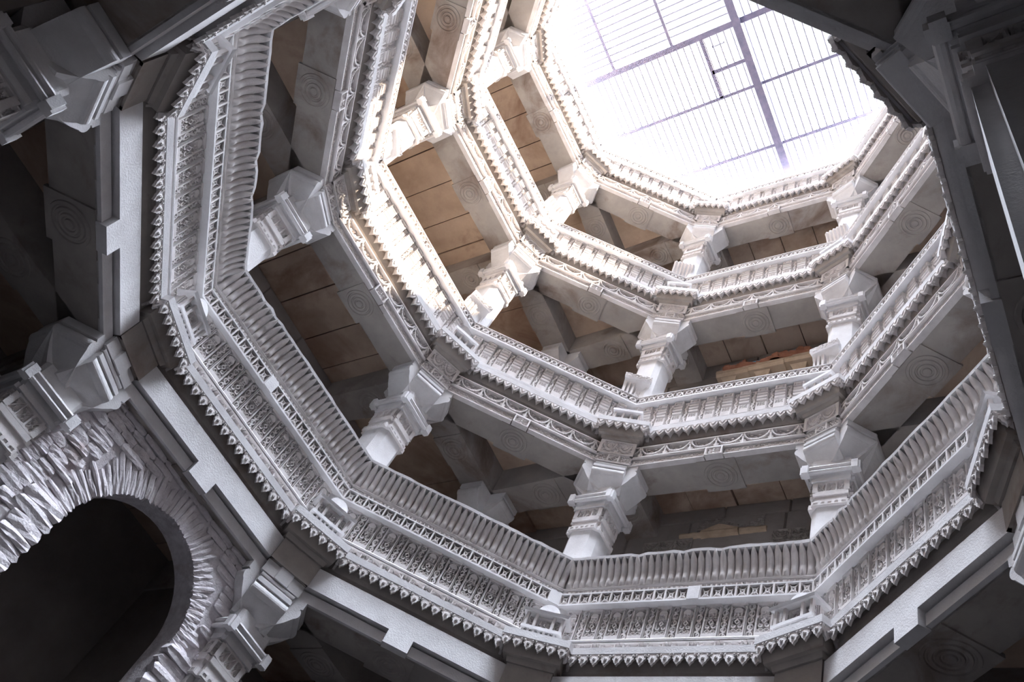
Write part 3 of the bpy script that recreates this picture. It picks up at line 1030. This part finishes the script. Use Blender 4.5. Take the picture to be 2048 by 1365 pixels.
for i in range(len(ip) - 1):
    (xa, za), (xb, zb_) = ip[i], ip[i + 1]
    if i == 0:
        core.box(XL, xa, y0, y1, 0, zt)
    elif i == len(ip) - 2:
        core.box(xa, XR, y0, y1, 0, zt)
    if abs(xa - xb) > 1e-6:
        v = [(xa, y0, za), (xb, y0, zb_), (xb, y0, zt), (xa, y0, zt), (xa, y1, za), (xb, y1, zb_), (xb, y1, zt), (xa, y1, zt)]
        core.add(v, [(0, 1, 2, 3), (7, 6, 5, 4), (4, 5, 1, 0)])
part('wall_core', core.mesh('wall_core', M_RUBBLE), aw)
# voussoirs
na = 48
for k in range(na):
    a = math.pi * (k + .5) / na
    L = RND.uniform(.17, .30) * (1.15 if a > math.pi / 2 else .85)
    r0 = ARC_R + L / 2 - .012
    wd = math.pi * ARC_R / na * 1.08
    part('arch_stone', RND.choice(ME_STONE), aw, (ARC_X + r0 * math.cos(a), 1 * .190 + RND.uniform(-.006, .004), ARC_Z + r0 * math.sin(a)),
         (0, math.pi / 2 - a, 0), (wd * .97, .05 + RND.uniform(0, .02), L))
for sx in (-1, 1):
    z = ARC_Z
    while z > ARC_Z - 1.6:
        h = RND.uniform(.07, .12)
        L = RND.uniform(.24, .40)
        part('arch_stone', RND.choice(ME_STONE), aw, (ARC_X + sx * (ARC_R + L / 2 - .012), .165 + RND.uniform(-.008, .008), z - h / 2), (0, 0, 0), (L, .07 + RND.uniform(0, .03), h * .97))
        z -= h
# rubble courses in the field of the wall
z = ARC_Z - 1.6
while z < Z[0] - .01:
    h = RND.uniform(.05, .095)
    x = XL + RND.uniform(0, .15)
    while x < XR:
        L = RND.uniform(.14, .32)
        xc, zc = x + L / 2, z + h / 2
        dd = math.hypot(xc - ARC_X, zc - ARC_Z) if zc > ARC_Z else abs(xc - ARC_X)
        if dd > ARC_R + .20 + L * .30:
            part('rubble_stone', RND.choice(ME_STONE), aw, (xc, .184 + RND.uniform(-.008, .006), zc), (0, RND.uniform(-.05, .05), 0), (L * .97, .045 + RND.uniform(0, .02), h * .96))
        x += L
    z += h

# ------------------------------------------------------------------ iron grille over the mouth
ZG = 16.0 + ZO
gr = thing('iron_grille', 'Iron bar grille of heavy beams and thin rods over the well mouth', 'grille', (0, 0, ZG))
def bar(name, x0, x1, y0, y1, h, parent=gr, z=0.0):
    part(name, MB().box(x0, x1, y0, y1, z, z + h).mesh(name, M_IRON), parent)
bar('main_beam', -3.6, 3.6, -.03, .075, .14)
bar('main_beam', .03, .17, -3.6, 3.6, .12, z=-.125)
for y in (1.20, 2.385):
    bar('cross_bar', -3.4, 3.4, y - .026, y + .026, .06)
for y in (-1.25, -2.4):
    bar('cross_bar', .15, 3.4, y - .026, y + .026, .06)
for x in (-2.30, -1.12):
    bar('cross_bar', x - .026, x + .026, -3.4, -.03, .06)
bar('hatch_frame', -.63, -.565, .07, 1.2, .06)
bar('hatch_frame', -.60, .06, .67, .735, .06)
def rod(p, q):
    r = .008
    d = Vector(q) - Vector(p)
    m = MB()
    if abs(d.x) > abs(d.y):
        m.box(p[0], q[0], p[1] - r, p[1] + r, .03, .03 + 2 * r)
    else:
        m.box(p[0] - r, p[0] + r, p[1], q[1], .03, .03 + 2 * r)
    part('rod', m.mesh('rod', M_IRON), gr)
x = -3.25
while x < 3.3:
    h = 3.35
    rod((x, .07, 0), (x, h, 0))
    x += .128
x = .25
while x < 3.3:
    rod((x, -3.35, 0), (x, -.03, 0))
    x += .128
y = -3.25
while y < -.05:
    rod((-3.35, y, 0), (.05, y, 0))
    y += .128
hk = MB().box(-.45, -.23, .265, .278, .02, .035).box(-.455, -.44, .25, .285, .02, .035).box(-.24, -.225, .25, .285, .02, .035)
part('latch', hk.mesh('latch', M_IRON), gr)

# ------------------------------------------------------------------ things in the galleries
# second tier gallery: a tan shelf with broken red carvings on the wall behind the bottom bay
YB = OUT_BACK - .03
lg = thing('carved_shelf', 'Tan stone shelf with broken red carvings on the wall behind the bottom bay', 'shelf', (-.10, YB, 10.52 + ZO))
m = MB()
for k, (a, b, d) in enumerate(((-.70, -.22, 0), (-.225, .30, .022), (.295, .72, .05))):
    m.taper((a, b, -.17, 0, d), (a, b, -.20, 0, d + .05)).box(a, b, -.21, 0, d + .05, d + .115)
for x in (-.52, -.02, .50):
    m.taper((x - .07, x + .07, -.07, 0, -.10), (x - .12, x + .12, -.15, 0, .0))
part('shelf_slab', m.mesh('shelf_slab', M_TAN), lg)
def broken(seed):
    r = random.Random(seed)
    mb = MB()
    for j in range(3):
        w = r.uniform(.03, .06)
        x = (j - 1) * .07 + r.uniform(-.01, .01)
        h = r.uniform(.05, .12)
        rings = []
        for q in range(5):
            k = w * (1, .85, 1.05, .7, .35)[q]
            rings.append([(x + k * math.cos(a * 1.047) + r.uniform(-.006, .006), -.02 + k * .8 * math.sin(a * 1.047), h * q / 4) for a in range(6)])
        mb.loft(rings)
    mb.box(-.11, .11, -.05, .02, -.005, .025)
    return mb.mesh('carving', M_RED)
for j, (x, z) in enumerate(((-.45, .115), (-.20, .125), (.10, .137), (.26, .137), (.42, .165), (.62, .165))):
    part('carving', broken(j), lg, (x, -.175, z - .01), (0, 0, RND.uniform(-.4, .4)), (1.35, 1.2, 1.5))
part('crest_slab', MB().extrude([(.0, .14), (.68, .17), (.66, .21), (.3, .27), (.06, .33)][::-1], -.05, 0).mesh('crest_slab', M_RED), lg)
bl = MB()
r = random.Random(5)
rings = []
for q in range(7):
    t = q / 6 * 2 - 1
    k = math.sqrt(max(.02, 1 - t * t))
    rings.append([(t * .12, -.05 * k * math.cos(a * .785) + r.uniform(-.008, .008), .05 + .055 * k * math.sin(a * .785) + t * .03 + r.uniform(-.006, .006)) for a in range(8)])
bl.loft(rings)
bd = thing('cloth_bundle', 'Blue-grey cloth bundle lying on the tan shelf', 'bundle', (-.22, YB - .16, 10.52 + ZO + .128), .15)
part('bundle_body', bl.mesh('bundle_body', M_CLOTH), bd)

# lowest gallery: carved frieze, broken tan moulding and relief patch on the wall behind the bottom bay
fr = thing('wall_frieze', 'Carved arch frieze on the back wall above the bottom ribbed seat', 'frieze', (0, YB, 7.06 + ZO))
for a, b, n in ((-1.25, -.62, 3), (.32, 1.10, 4)):
    m = MB().relief(b - a, .17, 70, 20, f_lobes(n), .03, -.035, (a + b) / 2, .04)
    m.relief(b - a, .05, 90, 6, f_scroll_h(7), .012, -.05, (a + b) / 2, -.02)
    part('frieze_panel', m.mesh('frieze_panel', M_WALL), fr)
bm = thing('broken_moulding', 'Broken tan roll moulding on the back wall above the bottom ribbed seat', 'moulding', (-.28, YB, 7.28 + ZO))
m = MB()
r = random.Random(9)
for a, b, rr in ((-.52, -.24, .05), (-.25, .20, .062), (.21, .52, .05)):
    rings = []
    for q in range(6):
        x = a + (b - a) * q / 5
        k = rr * r.uniform(.82, 1.05)
        rings.append([(x, -k * math.cos(g * .785), .05 + k * math.sin(g * .785)) for g in range(8)][::-1])
    m.loft(rings)
m.extrude([(-.25, .08), (-.05, .17), (.02, .15), (.12, .11), (.2, .08)][::-1], -.05, 0)
part('roll', m.mesh('roll', M_TAN), bm)
rp = thing('relief_patch', 'Worn carved relief patch on the wall above the tan moulding', 'relief', (-.20, YB, 7.40 + ZO))
part('relief_face', MB().relief(.80, .20, 70, 22, lambda u, v: f_carveblob(u, v) * (v < .55 + .35 * np.sin(u * 7)), .025, -.02, 0, 0).mesh('relief_face', M_WALL), rp)
